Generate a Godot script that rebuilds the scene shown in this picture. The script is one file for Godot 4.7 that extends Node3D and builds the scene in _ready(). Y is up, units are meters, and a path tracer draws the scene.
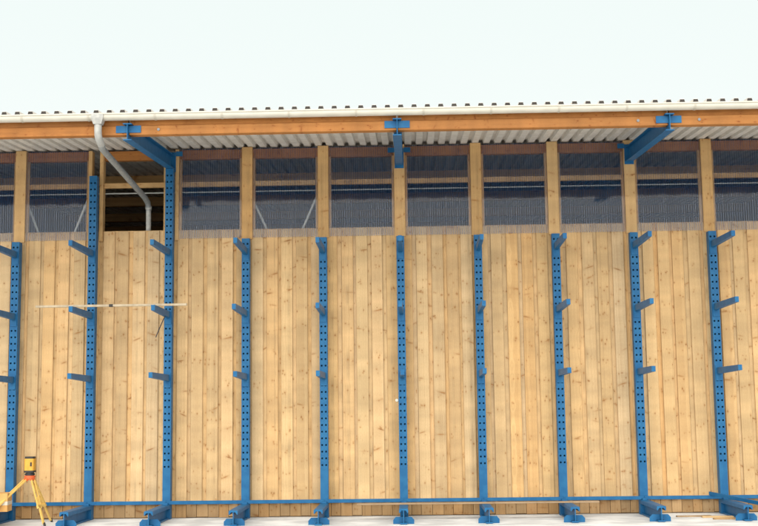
extends Node3D

const BAY := 1.25
const WALL_Z := -0.2
const X_END := 8.6
const BOARD_TOP := 4.63
const SLOPE := 0.068

var rng := RandomNumberGenerator.new()
var wood: Array = []          # cladding timber, atlas x tint
var beam_wood: Array = []
var glulam: StandardMaterial3D
var inner_wood: StandardMaterial3D
var plinth_wood: Array = []
var blue: StandardMaterial3D


func _ready() -> void:
	rng.seed = 20417
	# ---------------------------------------------------------------- camera
	var cam := Camera3D.new()
	cam.name = "camera"
	cam.position = Vector3(0.1347, 1.627, 19.1647)
	cam.basis = Basis.from_euler(Vector3(0.1242, 0.0251, -0.0124), EULER_ORDER_YXZ)
	cam.fov = rad_to_deg(2.0 * atan(263.0 / 1200.07))
	cam.near = 0.1
	cam.far = 900.0
	add_child(cam)
	cam.current = true
	# ---------------------------------------------------------------- sky and light
	var env := Environment.new()
	env.background_mode = Environment.BG_SKY
	var psm := ProceduralSkyMaterial.new()
	psm.sky_top_color = Color(0.90, 0.945, 0.937)
	psm.sky_horizon_color = Color(1.0, 1.0, 0.992)
	psm.sky_curve = 0.15
	psm.ground_horizon_color = Color(0.80, 0.81, 0.80)
	psm.ground_bottom_color = Color(0.55, 0.55, 0.54)
	psm.sun_angle_max = 1.0
	psm.energy_multiplier = 0.307
	var sky := Sky.new()
	sky.sky_material = psm
	env.sky = sky
	env.tonemap_mode = Environment.TONE_MAPPER_LINEAR
	env.tonemap_exposure = 3.5
	env.sdfgi_enabled = true
	env.ssao_enabled = true
	env.ssil_enabled = true
	var we := WorldEnvironment.new()
	we.name = "world_environment"
	we.environment = env
	add_child(we)
	var sun := DirectionalLight3D.new()
	sun.name = "sun"
	sun.light_energy = 0.5
	sun.light_angular_distance = 95.0
	sun.light_color = Color(1.0, 0.985, 0.95)
	sun.shadow_enabled = true
	sun.rotation = Vector3(deg_to_rad(-38.0), deg_to_rad(-8.0), 0.0)
	add_child(sun)

	make_materials()
	build_ground()
	build_hall()
	build_rack()
	build_loose_things()


# ==================================================================== helpers
class Build:
	var v := PackedVector3Array()
	var n := PackedVector3Array()
	var t := PackedVector2Array()

	func tri(a: Vector3, b: Vector3, c: Vector3, nn: Vector3, ua := Vector2.ZERO, ub := Vector2.ZERO, uc := Vector2.ZERO) -> void:
		if (b - a).cross(c - a).dot(nn) > 0.0:
			v.append_array([a, c, b])
			t.append_array([ua, uc, ub])
		else:
			v.append_array([a, b, c])
			t.append_array([ua, ub, uc])
		n.append_array([nn, nn, nn])

	func quad(a: Vector3, b: Vector3, c: Vector3, d: Vector3, nn: Vector3, u0 := 0.0, u1 := 1.0, v0 := 0.0, v1 := 1.0) -> void:
		tri(a, b, c, nn, Vector2(u0, v0), Vector2(u1, v0), Vector2(u1, v1))
		tri(a, c, d, nn, Vector2(u0, v0), Vector2(u1, v1), Vector2(u0, v1))

	# closed prism: profile (counterclockwise in u, v) swept along w; smooth = round the normals of the sides
	func extrude(profile: PackedVector2Array, o: Vector3, u: Vector3, w: Vector3, cell := Vector4(0, 1, 0, 1), smooth := false, caps := true) -> void:
		var wn := w.normalized()
		var vv := wn.cross(u).normalized()
		var k := profile.size()
		var area := 0.0
		for i in k:
			var p := profile[i]
			var q := profile[(i + 1) % k]
			area += p.x * q.y - q.x * p.y
		var prof := profile.duplicate()
		if area < 0.0:
			prof.reverse()
		var en: Array[Vector3] = []
		for i in k:
			var e := prof[(i + 1) % k] - prof[i]
			en.append((u * e.y - vv * e.x).normalized())
		for i in k:
			var a: Vector3 = o + u * prof[i].x + vv * prof[i].y
			var b: Vector3 = o + u * prof[(i + 1) % k].x + vv * prof[(i + 1) % k].y
			if smooth:
				var na: Vector3 = (en[i] + en[(i + k - 1) % k]).normalized()
				var nb: Vector3 = (en[i] + en[(i + 1) % k]).normalized()
				smooth_quad(a, b, b + w, a + w, na, nb, nb, na)
			else:
				quad(a, b, b + w, a + w, en[i], cell.x, cell.y, cell.z, cell.w)
		if caps:
			var idx := Geometry2D.triangulate_polygon(prof)
			for j in range(0, idx.size(), 3):
				var ps: Array[Vector3] = []
				for m in 3:
					ps.append(o + u * prof[idx[j + m]].x + vv * prof[idx[j + m]].y)
				var uv := Vector2(cell.x, cell.z)
				var uw := Vector2(cell.y, cell.z)
				tri(ps[0], ps[1], ps[2], -wn, uv, uw, uv + Vector2(0, 0.01))
				tri(ps[0] + w, ps[1] + w, ps[2] + w, wn, uv, uw, uv + Vector2(0, 0.01))

	func smooth_quad(a: Vector3, b: Vector3, c: Vector3, d: Vector3, na: Vector3, nb: Vector3, nc: Vector3, nd: Vector3) -> void:
		if (b - a).cross(c - a).dot(na + nb) > 0.0:
			v.append_array([a, c, b, a, d, c])
			n.append_array([na, nc, nb, na, nd, nc])
		else:
			v.append_array([a, b, c, a, c, d])
			n.append_array([na, nb, nc, na, nc, nd])
		for i in 6:
			t.append(Vector2.ZERO)

	func box(lo: Vector3, hi: Vector3, chamfer := 0.0, along := 1, cell := Vector4(0, 1, 0, 1)) -> void:
		var s := hi - lo
		if along == 1:
			extrude(rect(s.z, s.x, chamfer), Vector3(lo.x, lo.y, lo.z), Vector3(0, 0, 1), Vector3(0, s.y, 0), cell)
		elif along == 0:
			extrude(rect(s.y, s.z, chamfer), lo, Vector3(0, 1, 0), Vector3(s.x, 0, 0), cell)
		else:
			extrude(rect(s.x, s.y, chamfer), lo, Vector3(1, 0, 0), Vector3(0, 0, s.z), cell)

	static func rect(a: float, b: float, c := 0.0) -> PackedVector2Array:
		if c <= 0.0:
			return PackedVector2Array([Vector2(0, 0), Vector2(a, 0), Vector2(a, b), Vector2(0, b)])
		return PackedVector2Array([Vector2(c, 0), Vector2(a - c, 0), Vector2(a, c), Vector2(a, b - c), Vector2(a - c, b), Vector2(c, b), Vector2(0, b - c), Vector2(0, c)])

	static func circle(r: float, k: int) -> PackedVector2Array:
		var p := PackedVector2Array()
		for i in k:
			p.append(Vector2(cos(TAU * i / k), sin(TAU * i / k)) * r)
		return p

	func rod(a: Vector3, b: Vector3, r: float, k := 10) -> void:
		var w := b - a
		var u := w.cross(Vector3(0.31, 0.17, 0.93)).normalized()
		extrude(circle(r, k), a, u, w, Vector4(0, 1, 0, 1), true)

	# a bent tube through points, with mitred joints
	func tube(pts: Array, radii: Array, k := 14) -> void:
		var rings: Array = []
		var u := Vector3(1, 0, 0)
		for i in pts.size():
			var d: Vector3
			if i == 0:
				d = (pts[1] - pts[0]).normalized()
			elif i == pts.size() - 1:
				d = (pts[i] - pts[i - 1]).normalized()
			else:
				d = ((pts[i] - pts[i - 1]).normalized() + (pts[i + 1] - pts[i]).normalized()).normalized()
			var uu := (u - d * u.dot(d)).normalized()
			var vv := d.cross(uu)
			var ring: Array = []
			for j in k:
				var a := TAU * j / k
				ring.append([pts[i] + (uu * cos(a) + vv * sin(a)) * radii[i], uu * cos(a) + vv * sin(a)])
			rings.append(ring)
		for i in pts.size() - 1:
			for j in k:
				var p = rings[i][j]
				var q = rings[i][(j + 1) % k]
				var s = rings[i + 1][(j + 1) % k]
				var r2 = rings[i + 1][j]
				smooth_quad(p[0], q[0], s[0], r2[0], p[1], q[1], s[1], r2[1])
		for e in [0, pts.size() - 1]:
			var nn: Vector3 = (pts[0] - pts[1]).normalized() if e == 0 else (pts[e] - pts[e - 1]).normalized()
			for j in k:
				tri(pts[e], rings[e][j][0], rings[e][(j + 1) % k][0], nn)

	func mesh() -> ArrayMesh:
		var arr := []
		arr.resize(Mesh.ARRAY_MAX)
		arr[Mesh.ARRAY_VERTEX] = v
		arr[Mesh.ARRAY_NORMAL] = n
		arr[Mesh.ARRAY_TEX_UV] = t
		var m := ArrayMesh.new()
		m.add_surface_from_arrays(Mesh.PRIMITIVE_TRIANGLES, arr)
		return m


func put(called: String, b: Build, mat: Material, parent: Node, at := Vector3.ZERO) -> MeshInstance3D:
	return put_mesh(called, b.mesh(), mat, parent, at)


func put_mesh(called: String, m: Mesh, mat: Material, parent: Node, at := Vector3.ZERO) -> MeshInstance3D:
	var o := MeshInstance3D.new()
	o.name = called
	o.mesh = m
	o.material_override = mat
	o.position = at
	o.cast_shadow = GeometryInstance3D.SHADOW_CASTING_SETTING_ON
	parent.add_child(o, true)
	return o


func thing(called: String, label: String, category: String, group := "") -> Node3D:
	var o := Node3D.new()
	o.name = called
	add_child(o, true)
	tag(o, label, category, group)
	return o


func tag(o: Node, label: String, category: String, group := "") -> void:
	o.set_meta("label", label)
	o.set_meta("category", category)
	if group != "":
		o.set_meta("group", group)


func i_profile(w: float, h: float, tf: float, tw: float) -> PackedVector2Array:
	# centred on x, y from 0 to h
	var a := w * 0.5
	var b := tw * 0.5
	return PackedVector2Array([Vector2(-a, 0), Vector2(a, 0), Vector2(a, tf), Vector2(b, tf), Vector2(b, h - tf), Vector2(a, h - tf), Vector2(a, h), Vector2(-a, h), Vector2(-a, h - tf), Vector2(-b, h - tf), Vector2(-b, tf), Vector2(-a, tf)])


# a random strip of the timber atlas: u0, u1, v0, v1 for a piece of this length
func strip(length: float) -> Vector4:
	var c := rng.randi_range(0, 15)
	var u0 := (c + 0.04) / 16.0
	var u1 := (c + 0.96) / 16.0
	if rng.randf() < 0.5:
		var s := u0
		u0 = u1
		u1 = s
	var span := minf(length / 5.0, 0.98)
	var v0 := rng.randf() * (0.99 - span)
	var v1 := v0 + span
	if rng.randf() < 0.5:
		return Vector4(u0, u1, v1, v0)
	return Vector4(u0, u1, v0, v1)


# ==================================================================== materials
func timber_atlas(s: int, warm: float) -> ImageTexture:
	var W := 768
	var H := 1024
	var CW := 48
	var r := RandomNumberGenerator.new()
	r.seed = s
	var n1 := FastNoiseLite.new()
	n1.seed = s
	n1.frequency = 0.012
	n1.fractal_octaves = 3
	var n2 := FastNoiseLite.new()
	n2.seed = s + 5
	n2.frequency = 0.02
	n2.fractal_octaves = 4
	var data := PackedByteArray()
	data.resize(W * H * 3)
	var tones := [Vector3(0.85, 0.73, 0.56), Vector3(0.84, 0.71, 0.53), Vector3(0.86, 0.745, 0.58), Vector3(0.83, 0.705, 0.54), Vector3(0.85, 0.715, 0.53), Vector3(0.835, 0.72, 0.56)]
	for b in 16:
		var tone: Vector3 = tones[r.randi_range(0, tones.size() - 1)]
		tone *= 0.93 * r.randf_range(0.97, 1.025)
		tone = tone.lerp(Vector3(tone.x * 1.02, tone.y * 0.95, tone.z * 0.85), warm)
		# growth rings across the board
		var grain := PackedFloat32Array()
		grain.resize(1024)
		var run := 0.0
		for i in 1024:
			if i % r.randi_range(5, 9) == 0:
				run = r.randf_range(-1.0, 1.0)
			grain[i] = run * 0.6 + r.randf_range(-0.4, 0.4)
		var bend := r.randf_range(-0.5, 0.5) if r.randf() < 0.4 else 0.0
		var mid := r.randf_range(12.0, 36.0)
		var streak_x := r.randf_range(6.0, 42.0)
		var streak_k := r.randf_range(0.0, 0.10) if r.randf() < 0.6 else 0.0
		var streak_w := r.randf_range(2.0, 7.0)
		for y in H:
			var wave := n1.get_noise_2d(b * 71.0, y) * 16.0
			var tv := n2.get_noise_2d(b * 53.0, y * 0.5) * 0.10
			var st := streak_k * clampf(0.5 + 2.0 * n1.get_noise_2d(b * 17.0 + 300.0, y * 0.6), 0.0, 1.0)
			var row := (y * W + b * CW) * 3
			for x in CW:
				var dx := x - mid
				var gi := int(absf(x * 4.0 + wave + bend * dx * dx * 0.25 + 200.0)) & 1023
				var q := 1.0 + tv + grain[gi] * 0.045 + r.randf_range(-0.018, 0.018)
				var sx := (x - streak_x) / streak_w
				q -= st * exp(-sx * sx)
				var hue := grain[gi] * 0.018
				data[row + x * 3] = clampi(int(255.0 * tone.x * q), 0, 255)
				data[row + x * 3 + 1] = clampi(int(255.0 * tone.y * (q + hue)), 0, 255)
				data[row + x * 3 + 2] = clampi(int(255.0 * tone.z * (q + hue * 2.0)), 0, 255)
		# knots in whorls
		var yy := r.randf_range(10.0, 80.0)
		while yy < H - 12:
			var count := r.randi_range(1, 4)
			for c in count:
				var kx := r.randf_range(4.0, 44.0)
				var ky := yy + r.randf_range(-9.0, 9.0)
				var rx := r.randf_range(1.2, 3.3)
				var ry := r.randf_range(1.0, 2.5)
				var tilt := 0.0
				if r.randf() < 0.09:
					rx = r.randf_range(8.0, 16.0)
					ry = r.randf_range(1.2, 2.0)
					tilt = r.randf_range(-0.35, 0.35)
				var dark := r.randf_range(0.16, 0.66)
				var kc := Vector3(0.62, 0.42, 0.22).lerp(Vector3(0.47, 0.29, 0.14), r.randf())
				for y in range(maxi(0, int(ky - ry * 3.5 - 8)), mini(H, int(ky + ry * 3.5 + 9))):
					for x in range(maxi(0, int(kx - rx * 2.6 - 2)), mini(CW, int(kx + rx * 2.6 + 3))):
						var ex := (x - kx) / rx
						var ey := (y - ky - tilt * (x - kx)) / ry
						var d := sqrt(ex * ex + ey * ey)
						var core := clampf(1.5 - d, 0.0, 1.0) * dark
						var halo := exp(-(ex * ex * 0.35 + ey * ey * 0.12)) * 0.18 * dark
						var i := (y * W + b * CW + x) * 3
						for ch in 3:
							var old := data[i + ch] / 255.0
							var dim := old * (1.0 - halo * (0.7 + 0.35 * ch))
							data[i + ch] = clampi(int(255.0 * lerpf(dim, kc[ch], core)), 0, 255)
			yy += r.randf_range(26.0, 100.0)
	var im := Image.create_from_data(W, H, false, Image.FORMAT_RGB8, data)
	im.generate_mipmaps()
	return ImageTexture.create_from_image(im)


func mottle(a: Color, b: Color, freq: float, s: int, size := 256, octaves := 5) -> ImageTexture:
	var n := FastNoiseLite.new()
	n.seed = s
	n.frequency = freq
	n.fractal_octaves = octaves
	var g := n.get_seamless_image(size, size)
	var im := Image.create(size, size, false, Image.FORMAT_RGB8)
	for y in size:
		for x in size:
			im.set_pixel(x, y, a.lerp(b, smoothstep(0.15, 0.85, g.get_pixel(x, y).r)))
	return ImageTexture.create_from_image(im)


func mat(c: Color, rough: float, metal := 0.0, spec := 0.5) -> StandardMaterial3D:
	var m := StandardMaterial3D.new()
	m.albedo_color = c
	m.roughness = rough
	m.metallic = metal
	m.metallic_specular = spec
	return m


func mottled(a: Color, b: Color, freq: float, s: int, scale: float, rough: float, metal := 0.0) -> StandardMaterial3D:
	var m := mat(Color.WHITE, rough, metal)
	m.albedo_texture = mottle(a, b, freq, s)
	m.uv1_triplanar = true
	m.uv1_world_triplanar = true
	m.uv1_scale = Vector3.ONE * scale
	return m


func timber(tex: Texture2D, tint: Color, rough := 0.72) -> StandardMaterial3D:
	var m := mat(tint, rough, 0.0, 0.35)
	m.albedo_texture = tex
	return m


func make_materials() -> void:
	var a := timber_atlas(11, 0.1)
	var b := timber_atlas(29, 0.3)
	for tex in [a, b, timber_atlas(83, 0.0)]:
		for tint in [Color(1, 1, 1), Color(0.975, 0.96, 0.93), Color(1.0, 0.975, 0.935), Color(0.95, 0.945, 0.93), Color(1.0, 0.99, 0.96)]:
			wood.append(timber(tex, tint))
		beam_wood.append(timber(tex, Color(0.985, 0.95, 0.885)))
		plinth_wood.append(timber(tex, Color(0.88, 0.84, 0.80), 0.85))
		plinth_wood.append(timber(tex, Color(0.81, 0.78, 0.75), 0.85))
	glulam = timber(b, Color(0.84, 0.675, 0.50), 0.6)
	inner_wood = beam_wood[1]
	blue = mottled(Color.from_rgba8(27, 92, 140), Color.from_rgba8(37, 103, 149), 0.012, 3, 1.3, 0.45)
	blue.metallic_specular = 0.32


# ==================================================================== ground
func build_ground() -> void:
	var b := Build.new()
	var s := 300.0
	b.quad(Vector3(-s, 0, -s), Vector3(s, 0, -s), Vector3(s, 0, s), Vector3(-s, 0, s), Vector3.UP)
	var m := mottled(Color.from_rgba8(200, 202, 203), Color.from_rgba8(236, 238, 238), 0.012, 41, 0.35, 0.9)
	var o := put("ground", b, m, self)
	o.set_meta("kind", "structure")


func roof_y(z: float) -> float:
	return 6.01 - (z + 0.2) * SLOPE


# ==================================================================== hall
func build_hall() -> void:
	var hall := thing("timber_hall", "large timber hall clad in vertical pale boards under a metal eave", "building")
	build_cladding(hall)
	build_clerestory(hall)
	build_roof(hall)
	build_brackets(hall)
	build_downpipe(hall)
	build_interior(hall)


func build_cladding(hall: Node3D) -> void:
	var bb := Build.new()
	bb.box(Vector3(-X_END, 0.0, -0.32), Vector3(X_END, 4.56, -0.285))
	var wall := put("wall", bb, mat(Color.from_rgba8(120, 96, 66), 0.9), hall)
	# wide cover boards with narrow under boards showing in the gaps
	var x := -3.159 - 23 * 0.2437
	while x < X_END - 0.2:
		var w := 0.182 + rng.randf_range(-0.008, 0.008)
		var xs := x + rng.randf_range(-0.008, 0.008)
		var low := 0.225 + rng.randf_range(-0.006, 0.006)
		var z := WALL_Z + rng.randf_range(-0.003, 0.003)
		var b := Build.new()
		b.box(Vector3(0, low, -0.024), Vector3(w, BOARD_TOP, 0.0), 0.004, 1, strip(4.4))
		put("board", b, wood[rng.randi_range(0, wood.size() - 1)], wall, Vector3(xs, 0, z))
		var g := Build.new()
		g.box(Vector3(0, low + 0.004, -0.022), Vector3(0.125, BOARD_TOP - 0.004, 0.0), 0.0, 1, strip(4.4))
		put("under_board", g, wood[rng.randi_range(0, wood.size() - 1)], wall, Vector3(x + 0.2437 - 0.062 - 0.030, 0, WALL_Z - 0.0285))
		x += 0.2437
	# plinth: a set-back course of shorter, weathered boards down to the slab
	var pb := Build.new()
	pb.box(Vector3(-X_END, 0.02, -0.284), Vector3(X_END, 0.3, -0.276))
	var plinth := put("plinth", pb, mat(Color.from_rgba8(80, 62, 44), 0.9), hall)
	x = -X_END
	while x < X_END - 0.2:
		var w := rng.randf_range(0.145, 0.185)
		var b := Build.new()
		b.box(Vector3(0, rng.randf_range(0.005, 0.02), -0.02), Vector3(w - 0.005, 0.3, 0.0), 0.003, 1, strip(0.3))
		put("board", b, plinth_wood[rng.randi_range(0, plinth_wood.size() - 1)], plinth, Vector3(x, 0, -0.254 + rng.randf_range(-0.004, 0.004)))
		x += w
	# round white cap in the boards
	var c := Build.new()
	c.extrude(Build.circle(0.024, 14), Vector3.ZERO, Vector3.RIGHT, Vector3(0, 0, 0.012), Vector4(0, 1, 0, 1))
	put("wall_cap", c, mat(Color.from_rgba8(240, 238, 225), 0.4), wall, Vector3(-0.093, 1.823, WALL_Z))


func col_x(k: int) -> float:
	return BAY * (k - 5)


# translucent sheet: a smooth outer skin and the upright webs that stiffen it
func sheet_skin(w: float, h: float, push: float) -> ArrayMesh:
	# pressed forward where it crosses the middle rail, so it folds slightly there
	var b := Build.new()
	var n := int(w / 0.036)
	var ys := [0.0, 0.45, 0.91, h]
	var z: Array = []
	for i in n + 1:
		var p := push + 0.0016 * sin(i * 0.55 + push * 900.0) + rng.randf_range(-0.0004, 0.0004)
		z.append([0.0, p * 0.5, p, 0.0])
	for i in n:
		for j in 3:
			var c := [Vector3(w * i / n, ys[j], z[i][j]), Vector3(w * (i + 1) / n, ys[j], z[i + 1][j]), Vector3(w * (i + 1) / n, ys[j + 1], z[i + 1][j + 1]), Vector3(w * i / n, ys[j + 1], z[i][j + 1])]
			var nn: Vector3 = (c[1] - c[0]).cross(c[3] - c[0]).normalized()
			b.quad(c[0], c[1], c[2], c[3], nn)
	return b.mesh()


func sheet_webs(w: float, h: float, push: float) -> ArrayMesh:
	var b := Build.new()
	var n := int(w / 0.036)
	for i in range(1, n):
		var x := w * i / n + rng.randf_range(-0.002, 0.002)
		var t := rng.randf_range(0.0035, 0.0065)
		var pr := PackedVector2Array([Vector2(-0.010, 0), Vector2(-0.003, 0), Vector2(push - 0.004, 0.91), Vector2(-0.003, h), Vector2(-0.010, h), Vector2(push - 0.011, 0.91)])
		b.extrude(pr, Vector3(x + t, 0, 0), Vector3(0, 0, 1), Vector3(-2.0 * t, 0, 0))
	return b.mesh()


func build_clerestory(hall: Node3D) -> void:
	var pane_mat := mat(Color(0.15, 0.30, 0.46, 0.21), 0.04, 0.0, 0.33)
	pane_mat.transparency = BaseMaterial3D.TRANSPARENCY_ALPHA
	pane_mat.cull_mode = BaseMaterial3D.CULL_DISABLED
	# posts over the rack uprights; the two tall uprights stand between slim jambs instead
	for k in range(-1, 12):
		var x := col_x(k)
		if k == 1 or k == 2:
			for s in [-1.0, 1.0]:
				var jb := Build.new()
				jb.box(Vector3(-0.03, 4.47, -0.15), Vector3(0.03, 5.98, 0.0), 0.004, 1, strip(1.5))
				put("jamb_post", jb, beam_wood[0], hall, Vector3(x + s * 0.094, 0, -0.166))
			continue
		var b := Build.new()
		b.box(Vector3(-0.0875, 4.47, -0.18), Vector3(0.0875, 6.0, 0.0), 0.005, 1, strip(1.5))
		put("post", b, beam_wood[rng.randi_range(0, 1)], hall, Vector3(x, 0, -0.164))
	for k in range(-1, 11):
		var half_l := 0.125 if (k == 1 or k == 2) else 0.0885
		var half_r := 0.125 if (k + 1 == 1 or k + 1 == 2) else 0.0885
		var x0 := col_x(k) + half_l
		var x1 := col_x(k + 1) - half_r
		var w := x1 - x0
		var f := Build.new()
		f.box(Vector3(0, 4.56, -0.09), Vector3(w, 4.645, 0), 0.003, 0, strip(1.1))
		var win := put("window", f, beam_wood[rng.randi_range(0, 1)], hall, Vector3(x0, 0, -0.232))
		if k == 1:
			win.set_meta("label", "open bay without its corrugated sheet")
		var mr := Build.new()
		mr.box(Vector3(0, 5.366, -0.07), Vector3(w, 5.447, 0), 0.004, 0, strip(1.1))
		put("mid_rail", mr, beam_wood[rng.randi_range(0, 1)], win, Vector3(0, 0, -0.004))
		var hd := Build.new()
		hd.box(Vector3(0, 5.83, -0.11), Vector3(w, 5.985, 0), 0.004, 0, strip(1.1))
		put("header", hd, glulam, win, Vector3(0, 0, -0.012))
		if k != 1:
			for s in [0.0, w - 0.04]:
				var j := Build.new()
				j.box(Vector3(0, 4.646, -0.05), Vector3(0.04, 5.829, 0), 0.003, 1, strip(1.2))
				put("jamb", j, beam_wood[1], win, Vector3(s, 0, 0.004))
			var push := rng.randf_range(0.013, 0.020)
			put_mesh("pane", sheet_skin(w - 0.006, 1.49, push), pane_mat, win, Vector3(0.003, 4.495, 0.232 - 0.178))
			var webs := put_mesh("pane_webs", sheet_webs(w - 0.006, 1.49, push), pane_mat, win, Vector3(0.003, 4.495, 0.232 - 0.178))
			webs.set_meta("kind", "stuff")


func build_roof(hall: Node3D) -> void:
	var eave := 2.98
	var back := -18.2
	var pitch := 0.184
	var sheet_mat := mottled(Color.from_rgba8(210, 204, 195), Color.from_rgba8(225, 220, 212), 0.02, 61, 0.8, 0.5, 0.0)
	var pts: Array = []
	var k := -47
	while k <= 46:
		var c := 0.055 + k * pitch
		pts.append_array([Vector2(c - 0.042, 0.0), Vector2(c - 0.029, 0.056), Vector2(c + 0.029, 0.056), Vector2(c + 0.042, 0.0)])
		k += 1
	var b := Build.new()
	var th := 0.004
	for i in pts.size() - 1:
		var p: Vector2 = pts[i]
		var q: Vector2 = pts[i + 1]
		var e := (q - p).normalized()
		var up := Vector3(-e.y, e.x, e.x * SLOPE).normalized()
		for layer in 2:
			var dy := th * layer
			var a0 := Vector3(p.x, roof_y(eave) + p.y + dy, eave)
			var a1 := Vector3(q.x, roof_y(eave) + q.y + dy, eave)
			var b0 := Vector3(p.x, roof_y(back) + p.y + dy, back)
			var b1 := Vector3(q.x, roof_y(back) + q.y + dy, back)
			b.quad(a0, a1, b1, b0, up * (1.0 if layer == 1 else -1.0))
		var f0 := Vector3(p.x, roof_y(eave) + p.y, eave)
		var f1 := Vector3(q.x, roof_y(eave) + q.y, eave)
		b.quad(f0, f1, f1 + Vector3(0, th, 0), f0 + Vector3(0, th, 0), Vector3(0, 0, 1))
	var roof := put("roof", b, sheet_mat, hall)
	roof.set_meta("label", "ribbed metal roof sheet with pale grey underside")
	# dark foam closers in the open rib ends, too small to tell apart one by one
	var fb := Build.new()
	k = -47
	while k <= 46:
		var c := 0.055 + k * pitch
		var o := Vector3(c, roof_y(eave - 0.05) + 0.0, eave - 0.05)
		fb.extrude(PackedVector2Array([Vector2(-0.041, 0.001), Vector2(0.041, 0.001), Vector2(0.028, 0.0548), Vector2(-0.028, 0.0548)]), o, Vector3.RIGHT, Vector3(0, -0.045 * SLOPE, 0.045))
		k += 1
	var fill := put("rib_closers", fb, mat(Color.from_rgba8(66, 62, 60), 0.9), roof)
	fill.set_meta("kind", "stuff")
	# fascia: glulam beams between the brackets, a set-back board above
	var cuts := [-X_END, -3.75, 0.0, 3.75, X_END]
	for i in 4:
		var x0: float = cuts[i] + (0.0 if i == 0 else 0.012)
		var x1: float = cuts[i + 1] - (0.0 if i == 3 else 0.012)
		var f := Build.new()
		f.box(Vector3(x0, 5.52, 2.72), Vector3(x1, 5.654, 2.85), 0.006, 0, strip(4.6))
		put("fascia_beam", f, glulam, roof)
		var u := Build.new()
		u.box(Vector3(x0, 5.656, 2.74), Vector3(x1, 5.79, 2.828), 0.004, 0, strip(4.6))
		put("fascia_board", u, glulam, roof)
	var steel := mat(Color.from_rgba8(120, 124, 130), 0.45, 0.6)
	for c in [-3.75, 0.0, 3.75]:
		for s in [-0.42, 0.42]:
			if c == 0.0:
				continue
			var wb := Build.new()
			wb.extrude(Build.circle(0.02, 10), Vector3(c + s, 5.592, 2.85), Vector3.RIGHT, Vector3(0, 0, 0.012))
			put("bolt", wb, steel, roof)
	# gutter
	var white := mottled(Color.from_rgba8(192, 188, 176), Color.from_rgba8(206, 202, 190), 0.015, 77, 0.6, 0.45)
	var prof := PackedVector2Array()
	for i in 13:
		var a := PI + PI * i / 12.0
		prof.append(Vector2(cos(a) * 0.07, sin(a) * 0.05))
	var rim := PackedVector2Array()
	for i in 9:
		var a := -PI * 0.5 + TAU * 0.75 * i / 8.0
		rim.append(Vector2(0.074 + cos(a) * 0.012, 0.031 + sin(a) * 0.012))
	var outer := PackedVector2Array([Vector2(-0.07, 0.06)])
	outer.append_array(prof)
	outer.append(Vector2(0.07, 0.02))
	outer.append_array(rim)
	outer.append(Vector2(0.064, 0.022))
	for i in 13:
		var a := TAU - PI * i / 12.0
		outer.append(Vector2(cos(a) * 0.064, sin(a) * 0.044))
	outer.append(Vector2(-0.064, 0.06))
	var gb := Build.new()
	gb.extrude(outer, Vector3(X_END, 5.757, 2.945), Vector3(0, 0, 1), Vector3(-2.0 * X_END, 0, 0), Vector4(0, 1, 0, 1), false)
	var gutter := put("gutter", gb, white, hall)
	var x := -5.212 - 0.93 * 3
	while x < X_END:
		var sb := Build.new()
		var arc := PackedVector2Array()
		for i in 13:
			var a := PI + PI * i / 12.0
			arc.append(Vector2(cos(a) * 0.0755, sin(a) * 0.0555))
		arc.append(Vector2(0.0755, 0.02))
		arc.append(Vector2(0.0715, 0.02))
		for i in 13:
			var a := TAU - PI * i / 12.0
			arc.append(Vector2(cos(a) * 0.0715, sin(a) * 0.0515))
		sb.extrude(arc, Vector3(x + 0.014, 5.757, 2.945), Vector3(0, 0, 1), Vector3(-0.028, 0, 0))
		put("gutter_strap", sb, mat(Color.from_rgba8(180, 175, 162), 0.5), gutter)
		x += 0.93


func build_brackets(hall: Node3D) -> void:
	for k in [2, 5, 8]:
		var x := col_x(k)
		var b := Build.new()
		var root := Vector3(x, 5.645, -0.15)
		var tip := Vector3(x, 5.645 - 3.1 * 0.069, 2.93)
		var w := tip - root
		b.extrude(i_profile(0.12, 0.236, 0.013, 0.009), root, Vector3(1, 0, 0), w)
		var br := put("bracket", b, blue, hall)
		# end plate on the post and angle cleats onto header and fascia beam
		var e := Build.new()
		e.box(Vector3(x - 0.075, 5.60, -0.163), Vector3(x + 0.075, 5.93, -0.1505))
		put("end_plate", e, blue, br)
		for s in [-1.0, 1.0]:
			var c := Build.new()
			c.box(Vector3(minf(x + s * 0.006, x + s * 0.175), 5.55, 2.852), Vector3(maxf(x + s * 0.006, x + s * 0.175), 5.65, 2.864), 0.0, 1)
			put("cleat", c, blue, br)
			var h := Build.new()
			h.box(Vector3(minf(x + s * 0.078, x + s * 0.185), 5.865, -0.164), Vector3(maxf(x + s * 0.078, x + s * 0.185), 5.945, -0.152), 0.0, 1)
			put("cleat", h, blue, br)


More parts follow.
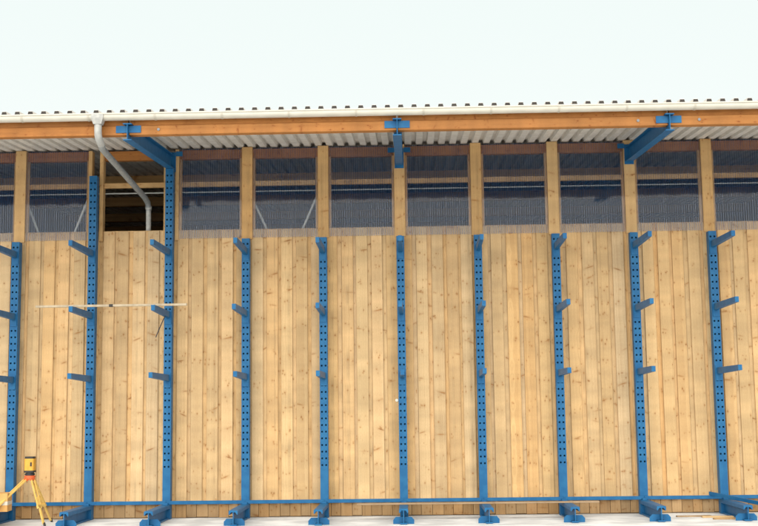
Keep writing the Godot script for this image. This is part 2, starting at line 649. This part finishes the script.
func build_downpipe(hall: Node3D) -> void:
	var zinc := mottled(Color.from_rgba8(128, 132, 134), Color.from_rgba8(154, 158, 158), 0.03, 91, 1.6, 0.42, 0.25)
	var pale := mottled(Color.from_rgba8(158, 159, 157), Color.from_rgba8(178, 178, 174), 0.03, 92, 1.6, 0.5)
	var x := -4.15
	var b := Build.new()
	b.tube([Vector3(x, 5.44, 2.84), Vector3(x, 5.36, 2.72), Vector3(x, 5.155, 0.0), Vector3(x, 5.11, -0.24), Vector3(x, 5.03, -0.30), Vector3(x, 4.98, -0.30)], [0.048, 0.048, 0.047, 0.047, 0.047, 0.047])
	var pipe := put("downpipe", b, zinc, hall)
	var v := Build.new()
	v.tube([Vector3(x, 5.06, -0.30), Vector3(x, 5.02, -0.30), Vector3(x, 5.0, -0.30), Vector3(x, 0.0, -0.38)], [0.053, 0.053, 0.043, 0.043])
	put("lower_pipe", v, pale, pipe)
	var h := Build.new()
	# funnel outlet under the gutter, square on top and tapering
	var top := 5.735
	var low := 5.645
	var a := 0.085
	var c := 0.055
	var d := 0.07
	var zz := 2.965
	var up := [Vector3(x - a, top, zz - d), Vector3(x + a, top, zz - d), Vector3(x + a, top, zz + d), Vector3(x - a, top, zz + d)]
	var dn := [Vector3(x - c, low, zz - c), Vector3(x + c, low, zz - c), Vector3(x + c, low, zz + c), Vector3(x - c, low, zz + c)]
	var nn := [Vector3(0, -0.3, -1), Vector3(1, -0.3, 0), Vector3(0, -0.3, 1), Vector3(-1, -0.3, 0)]
	for i in 4:
		b = h
		h.quad(dn[i], dn[(i + 1) % 4], up[(i + 1) % 4], up[i], nn[i].normalized())
		var t0: Vector3 = up[i]
		var t1: Vector3 = up[(i + 1) % 4]
		h.quad(t0, t1, t1 + Vector3(0, 0.05, 0), t0 + Vector3(0, 0.05, 0), (nn[i] * Vector3(1, 0, 1)).normalized())
	put("hopper", h, pale, pipe)
	var s := Build.new()
	s.tube([Vector3(x, 5.66, zz), Vector3(x, 5.56, zz), Vector3(x, 5.50, zz - 0.015), Vector3(x, 5.455, zz - 0.06), Vector3(x, 5.425, zz - 0.14), Vector3(x, 5.405, zz - 0.19)], [0.052, 0.052, 0.052, 0.052, 0.052, 0.052])
	put("elbow", s, pale, pipe)


func build_interior(hall: Node3D) -> void:
	for z in [-3.6, -7.2, -10.8, -14.4]:
		var b := Build.new()
		var t: float = roof_y(z) - 0.004
		b.box(Vector3(-X_END + 0.1, t - 0.2, z - 0.06), Vector3(X_END - 0.1, t, z + 0.06), 0.004, 0, strip(4.8))
		put("purlin", b, inner_wood, hall)
	var white := mat(Color.from_rgba8(226, 230, 226), 0.5)
	var p := Build.new()
	p.rod(Vector3(-8.2, 5.377, -0.8), Vector3(8.2, 5.377, -0.8), 0.012, 8)
	put("cable_pipe", p, white, hall)
	for q in [[-6.246, 5.205, -6.015, 4.62], [-5.218, 5.221, -5.45, 4.62], [-2.447, 5.174, -2.18, 4.60], [-1.429, 5.106, -1.65, 4.60]]:
		var r := Build.new()
		var a := Vector3(q[0], q[1], -0.5)
		var c := Vector3(q[2], q[3], -0.5)
		var ext := (c - a).normalized()
		r.rod(a - ext * 0.15, c + ext * 0.3, 0.02, 8)
		put("brace", r, white, hall)
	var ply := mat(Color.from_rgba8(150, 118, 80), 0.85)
	var depth := -18.0
	for s in [-1.0, 1.0]:
		var w := Build.new()
		var x: float = s * (X_END - 0.02)
		var pr := PackedVector2Array([Vector2(-0.3, 0.0), Vector2(-0.3, roof_y(-0.3) - 0.01), Vector2(depth, roof_y(depth) - 0.01), Vector2(depth, 0.0)])
		w.extrude(pr, Vector3(x + 0.06, 0, 0), Vector3(0, 0, 1), Vector3(-0.12, 0, 0))
		put("side_wall", w, ply, hall)
	var rw := Build.new()
	rw.box(Vector3(-X_END, 0, depth - 0.12), Vector3(X_END, roof_y(depth) - 0.12, depth - 0.002))
	put("rear_wall", rw, ply, hall)


# ==================================================================== cantilever rack
func upright_mesh(h: float) -> ArrayMesh:
	var b := Build.new()
	var hw := 0.063
	var d := 0.14
	var hs := 0.0135
	var hx := 0.031
	var th := 0.006
	var f := Vector3(0, 0, 1)
	var q := func(x0: float, x1: float, y0: float, y1: float) -> void:
		b.quad(Vector3(x0, y0, 0), Vector3(x1, y0, 0), Vector3(x1, y1, 0), Vector3(x0, y1, 0), f)
	var y := 0.0
	var row := 0.82
	while row < h - 0.04:
		q.call(-hw, hw, y, row - hs)
		q.call(-hw, -hx - hs, row - hs, row + hs)
		q.call(-hx + hs, hx - hs, row - hs, row + hs)
		q.call(hx + hs, hw, row - hs, row + hs)
		for s in [-1.0, 1.0]:
			var x0: float = s * hx - hs
			var x1: float = s * hx + hs
			var y0 := row - hs
			var y1 := row + hs
			var bk := Vector3(0, 0, -th)
			b.quad(Vector3(x0, y0, 0), Vector3(x1, y0, 0), Vector3(x1, y0, 0) + bk, Vector3(x0, y0, 0) + bk, Vector3.UP)
			b.quad(Vector3(x0, y1, 0), Vector3(x1, y1, 0), Vector3(x1, y1, 0) + bk, Vector3(x0, y1, 0) + bk, Vector3.DOWN)
			b.quad(Vector3(x0, y0, 0), Vector3(x0, y1, 0), Vector3(x0, y1, 0) + bk, Vector3(x0, y0, 0) + bk, Vector3.RIGHT)
			b.quad(Vector3(x1, y0, 0), Vector3(x1, y1, 0), Vector3(x1, y1, 0) + bk, Vector3(x1, y0, 0) + bk, Vector3.LEFT)
		y = row + hs
		row += 0.1043
	q.call(-hw, hw, y, h)
	for s in [-1.0, 1.0]:
		b.quad(Vector3(s * hw, 0, 0), Vector3(s * hw, 0, -d), Vector3(s * hw, h, -d), Vector3(s * hw, h, 0), Vector3(s, 0, 0))
	b.quad(Vector3(-hw, 0, -d), Vector3(hw, 0, -d), Vector3(hw, h, -d), Vector3(-hw, h, -d), Vector3(0, 0, -1))
	b.quad(Vector3(-hw, h, 0), Vector3(hw, h, 0), Vector3(hw, h, -d), Vector3(-hw, h, -d), Vector3.UP)
	b.quad(Vector3(-hw, 0.001, 0), Vector3(hw, 0.001, 0), Vector3(hw, 0.001, -d), Vector3(-hw, 0.001, -d), Vector3.DOWN)
	return b.mesh()


func arm_mesh() -> ArrayMesh:
	# a tapering box arm with a plate at its root
	var b := Build.new()
	var l := 1.2
	var w0 := 0.034
	var w1 := 0.029
	var h0 := 0.05
	var h1 := 0.041
	var a := [Vector3(-w0, -h0, 0.012), Vector3(w0, -h0, 0.012), Vector3(w0, h0, 0.012), Vector3(-w0, h0, 0.012)]
	var c := [Vector3(-w1, -h1, l), Vector3(w1, -h1, l), Vector3(w1, h1, l), Vector3(-w1, h1, l)]
	b.quad(a[3], a[2], c[2], c[3], Vector3.UP)
	b.quad(a[0], a[3], c[3], c[0], Vector3.LEFT)
	b.quad(a[1], a[2], c[2], c[1], Vector3.RIGHT)
	b.quad(c[0], c[1], c[2], c[3], Vector3(0, 0, 1))
	b.quad(a[0], a[1], c[1], c[0], Vector3.DOWN)
	# root plate bolted on the upright
	b.box(Vector3(-0.052, -0.155, 0.001), Vector3(0.052, 0.075, 0.012), 0.003, 2)
	return b.mesh()


func build_rack() -> void:
	var rack := thing("cantilever_rack", "blue perforated steel cantilever rack standing along the board wall", "rack")
	var arm := arm_mesh()
	var short := upright_mesh(4.456)
	var base := Build.new()
	base.extrude(PackedVector2Array([Vector2(-0.0525, 0), Vector2(0.0525, 0), Vector2(0.0525, 0.02), Vector2(0.006, 0.02), Vector2(0.006, 0.198), Vector2(-0.006, 0.198), Vector2(-0.006, 0.02), Vector2(-0.0525, 0.02)]), Vector3(0, 0.006, 0.0005), Vector3(1, 0, 0), Vector3(0, 0, 1.3))
	var fl := Build.new()
	fl.extrude(PackedVector2Array([Vector2(-0.066, 0.168), Vector2(-0.056, 0.160), Vector2(-0.048, 0.178), Vector2(-0.030, 0.1985), Vector2(0.030, 0.1985), Vector2(0.048, 0.178), Vector2(0.056, 0.160), Vector2(0.066, 0.168), Vector2(0.066, 0.214), Vector2(0.058, 0.2255), Vector2(-0.058, 0.2255), Vector2(-0.066, 0.214)]), Vector3(0, 0.006, 0.0005), Vector3(1, 0, 0), Vector3(0, 0, 1.3))
	var flange_mesh := fl.mesh()
	var base_mesh := base.mesh()
	var foot := Build.new()
	foot.extrude(PackedVector2Array([Vector2(0.0065, 0.029), Vector2(0.0535, 0.029), Vector2(0.0535, 0.002), Vector2(0.155, 0.002), Vector2(0.155, 0.06), Vector2(0.115, 0.105), Vector2(0.0065, 0.105)]), Vector3(0, 0, 0), Vector3(1, 0, 0), Vector3(0, 0, 0.014))
	var foot_r := foot.mesh()
	var foot2 := Build.new()
	foot2.extrude(PackedVector2Array([Vector2(-0.0065, 0.029), Vector2(-0.0535, 0.029), Vector2(-0.0535, 0.002), Vector2(-0.155, 0.002), Vector2(-0.155, 0.06), Vector2(-0.115, 0.105), Vector2(-0.0065, 0.105)]), Vector3(0, 0, 0), Vector3(1, 0, 0), Vector3(0, 0, 0.014))
	var foot_l := foot2.mesh()
	for k in range(-1, 11):
		var um := short
		if k == 1:
			um = upright_mesh(5.53)
		elif k == 2:
			um = upright_mesh(5.63)
		var up := put_mesh("upright", um, blue, rack, Vector3(col_x(k), 0, 0))
		if k == 1:
			up.set_meta("label", "tall upright reaching up between the window bays left of the downpipe")
		elif k == 2:
			up.set_meta("label", "tallest upright reaching up to the left roof bracket")
		for y in [4.243, 3.236, 2.222]:
			var a := put_mesh("arm", arm, blue, up, Vector3(0, y, 0))
			a.rotation = Vector3(-0.004 + rng.randf_range(-0.006, 0.006), rng.randf_range(-0.012, 0.012), rng.randf_range(-0.02, 0.02))
		put_mesh("base", base_mesh, blue, up)
		put_mesh("base_flange", flange_mesh, blue, up)
		put_mesh("foot_plate", foot_r, blue, up, Vector3(0, 0, 1.17))
		put_mesh("foot_plate", foot_l, blue, up, Vector3(0, 0, 1.17))
		# bolt block at the foot of the upright
		var n := Build.new()
		n.box(Vector3(-0.04, 0.2315, 0.026), Vector3(0.04, 0.262, 0.075), 0.008, 2)
		put("bolt_block", n, blue, up)
	for k in range(-1, 10):
		var r := Build.new()
		r.box(Vector3(0.002, 0.2325, 0.003), Vector3(BAY - 0.002, 0.288, 0.024), 0.003, 0)
		put("rail", r, blue, rack, Vector3(col_x(k), 0, 0))


# ==================================================================== loose things
func build_loose_things() -> void:
	# pale batten on two of the arms
	var bt := thing("timber_batten", "long thin pale batten lying across two rack arms near the downpipe", "batten")
	var b := Build.new()
	b.box(Vector3(-1.16, 0.0, -0.022), Vector3(1.16, 0.034, 0.022), 0.003, 0, strip(2.3))
	var pale := mottled(Color.from_rgba8(164, 150, 128), Color.from_rgba8(184, 170, 146), 0.03, 15, 1.0, 0.8)
	put("strip", b, pale, bt)
	var tb := Build.new()
	tb.box(Vector3(-0.03, -0.003, -0.025), Vector3(0.03, 0.037, 0.025), 0.004, 0)
	put("tape_band", tb, mat(Color.from_rgba8(40, 38, 38), 0.6), bt)
	bt.position = Vector3(-4.42, 3.287, 1.0)
	# dark strap from the arm of the tallest upright
	var s := Build.new()
	s.tube([Vector3(-3.735, 3.188, 0.30), Vector3(-3.76, 3.13, 0.32), Vector3(-3.82, 2.98, 0.34), Vector3(-3.87, 2.85, 0.35)], [0.008, 0.008, 0.008, 0.007], 6)
	var st := put("strap", s, mat(Color.from_rgba8(44, 46, 58), 0.7), self)
	tag(st, "short dark strap hanging from a middle rack arm under the pale batten", "strap")
	# long plank on the bases along the foot of the uprights
	var p := Build.new()
	p.box(Vector3(-1.84, 0.0, -0.07), Vector3(1.84, 0.022, 0.07), 0.003, 0, strip(3.7))
	var grey := timber(wood[0].albedo_texture, Color(0.80, 0.80, 0.84), 0.8)
	var pl := put("plank", p, grey, self, Vector3(1.13, 0.2325, 0.48))
	tag(pl, "long greyish plank lying across the rack bases in the middle of the wall", "plank")
	# loose blue rail beside the last upright
	var lr := Build.new()
	var a := Vector3(4.775, 0.291, -0.01)
	var c := Vector3(5.47, 0.172, 1.62)
	lr.extrude(Build.rect(0.055, 0.02, 0.003), a + Vector3(0, 0, 0.0), Vector3(0, 1, 0), c - a)
	var lo := put("loose_rail", lr, blue, self)
	tag(lo, "blue steel bar lying askew on the rack base at the right edge", "steel bar")
	# timber offcuts on the slab
	var specs := [[4.40, 0.46, 0.52, 0.09, 0.02, "short greyish offcut on the slab between the two rightmost rack bases", 0.05, 1], [4.80, 0.62, 0.62, 0.12, 0.022, "broad pale offcut on the slab by the rightmost visible rack base", -0.06, 0], [4.78, 0.93, 0.40, 0.08, 0.02, "small brown offcut lying in front of the broad pale offcut", 0.10, 2]]
	for q in specs:
		var ob := Build.new()
		var l: float = q[2]
		var w: float = q[3]
		ob.box(Vector3(-l * 0.5, 0.0, -w * 0.5), Vector3(l * 0.5, q[4], w * 0.5), 0.003, 0, strip(0.6))
		var m: StandardMaterial3D = [wood[4], grey, plinth_wood[0]][q[7]]
		var o := put("timber_offcut", ob, m, self, Vector3(q[0], 0.001, q[1]))
		o.rotation.y = q[6]
		tag(o, q[5], "offcut", "offcuts lying on the slab")
	build_carton()
	build_tripod()


func build_carton() -> void:
	var t := thing("carton", "tan carton with a pale band lying on the leftmost rack base", "carton")
	t.position = Vector3(-6.17, 0.232, 0.98)
	t.rotation.y = 0.1
	var b := Build.new()
	b.box(Vector3(-0.25, 0.0, -0.15), Vector3(0.25, 0.27, 0.15), 0.006, 1)
	put("box", b, mottled(Color.from_rgba8(196, 148, 84), Color.from_rgba8(206, 160, 98), 0.02, 51, 1.2, 0.8), t)
	var n := Build.new()
	n.box(Vector3(-0.253, 0.095, -0.153), Vector3(0.253, 0.15, 0.153), 0.006, 1)
	put("band", n, mat(Color.from_rgba8(196, 190, 176), 0.6), t)


func build_tripod() -> void:
	var yellow := mottled(Color.from_rgba8(206, 150, 44), Color.from_rgba8(214, 162, 60), 0.02, 33, 2.0, 0.45)
	var leg_mat := mottled(Color.from_rgba8(214, 172, 84), Color.from_rgba8(224, 186, 104), 0.02, 34, 2.0, 0.5)
	var orange := mat(Color.from_rgba8(212, 92, 44), 0.5)
	var black := mat(Color.from_rgba8(34, 33, 34), 0.5)
	var head := Vector3(-5.69, 0.745, 0.75)
	var t := thing("tripod", "yellow surveying tripod with orange head standing at the left of the wall", "tripod")
	t.position = head * Vector3(1, 0, 1)
	var hy := head.y
	var hb := Build.new()
	hb.tube([Vector3(0, hy - 0.06, 0), Vector3(0, hy - 0.05, 0), Vector3(0, hy - 0.01, 0), Vector3(0, hy, 0)], [0.04, 0.075, 0.085, 0.075], 18)
	put("head", hb, orange, t)
	var feet := [Vector3(-0.61, 0.0, 0.76), Vector3(0.30, 0.0, 0.18), Vector3(0.20, 0.0, -0.52)]
	for f in feet:
		var dir: Vector3 = (f * Vector3(1, 0, 1)).normalized()
		var top: Vector3 = dir * 0.07 + Vector3(0, hy - 0.035, 0)
		var side := Vector3(-dir.z, 0, dir.x)
		var low: Vector3 = top.lerp(f, 0.60)
		var w: Vector3 = low - top
		var l := Build.new()
		for s in [-1.0, 1.0]:
			l.extrude(Build.rect(0.018, 0.026, 0.003), top + side * (s * 0.028 - 0.009), side, w)
		var leg := put("leg", l, leg_mat, t)
		var cl := Build.new()
		cl.extrude(Build.rect(0.08, 0.034, 0.004), top.lerp(f, 0.56) - side * 0.04, side, w.normalized() * 0.05)
		put("clamp", cl, leg_mat, leg)
		var m := Build.new()
		m.extrude(Build.rect(0.034, 0.024, 0.003), top.lerp(f, 0.40) - side * 0.017, side, f.lerp(top, 0.05) - top.lerp(f, 0.40))
		put("lower_leg", m, leg_mat, leg)
		var sp := Build.new()
		sp.rod(f.lerp(top, 0.07), f, 0.018, 8)
		put("spike", sp, black, leg)
		var pv := Build.new()
		pv.extrude(Build.rect(0.085, 0.04, 0.006), top - side * 0.0425 - w.normalized() * 0.02, side, w.normalized() * 0.05)
		put("hinge", pv, orange, leg)
	var g := thing("laser_level", "yellow surveying laser level with black top on the tripod", "laser level")
	g.position = head
	var base := Build.new()
	base.tube([Vector3(0, 0.001, 0), Vector3(0, 0.012, 0), Vector3(0, 0.022, 0), Vector3(0, 0.05, 0)], [0.06, 0.078, 0.078, 0.05], 18)
	put("levelling_base", base, black, g)
	var body := Build.new()
	var pr := PackedVector2Array()
	for c in [Vector2(1, 1), Vector2(-1, 1), Vector2(-1, -1), Vector2(1, -1)]:
		var st := atan2(c.y, c.x) - PI * 0.25
		for i in 5:
			var an: float = st + PI * 0.5 * i / 4.0
			pr.append(Vector2(c.x * 0.045, c.y * 0.04) + Vector2(cos(an), sin(an)) * 0.03)
	body.extrude(pr, Vector3(0, 0.05, 0), Vector3(1, 0, 0), Vector3(0, 0.205, 0), Vector4(0, 1, 0, 1), true)
	put("body", body, yellow, g)
	var skirt := Build.new()
	var pr2 := PackedVector2Array()
	for q in pr:
		pr2.append(q * 1.06)
	skirt.extrude(pr2, Vector3(0, 0.046, 0), Vector3(1, 0, 0), Vector3(0, 0.03, 0), Vector4(0, 1, 0, 1), true)
	put("lower_rim", skirt, black, g)
	var cap := Build.new()
	var pr3 := PackedVector2Array()
	for q in pr:
		pr3.append(q * 0.94)
	cap.extrude(pr3, Vector3(0, 0.256, 0), Vector3(1, 0, 0), Vector3(0, 0.028, 0), Vector4(0, 1, 0, 1), true)
	put("top_cap", cap, black, g)
	var eye := Build.new()
	eye.box(Vector3(0.022, 0.14, 0.0685), Vector3(0.046, 0.20, 0.076), 0.003, 2)
	put("sight_window", eye, black, g)
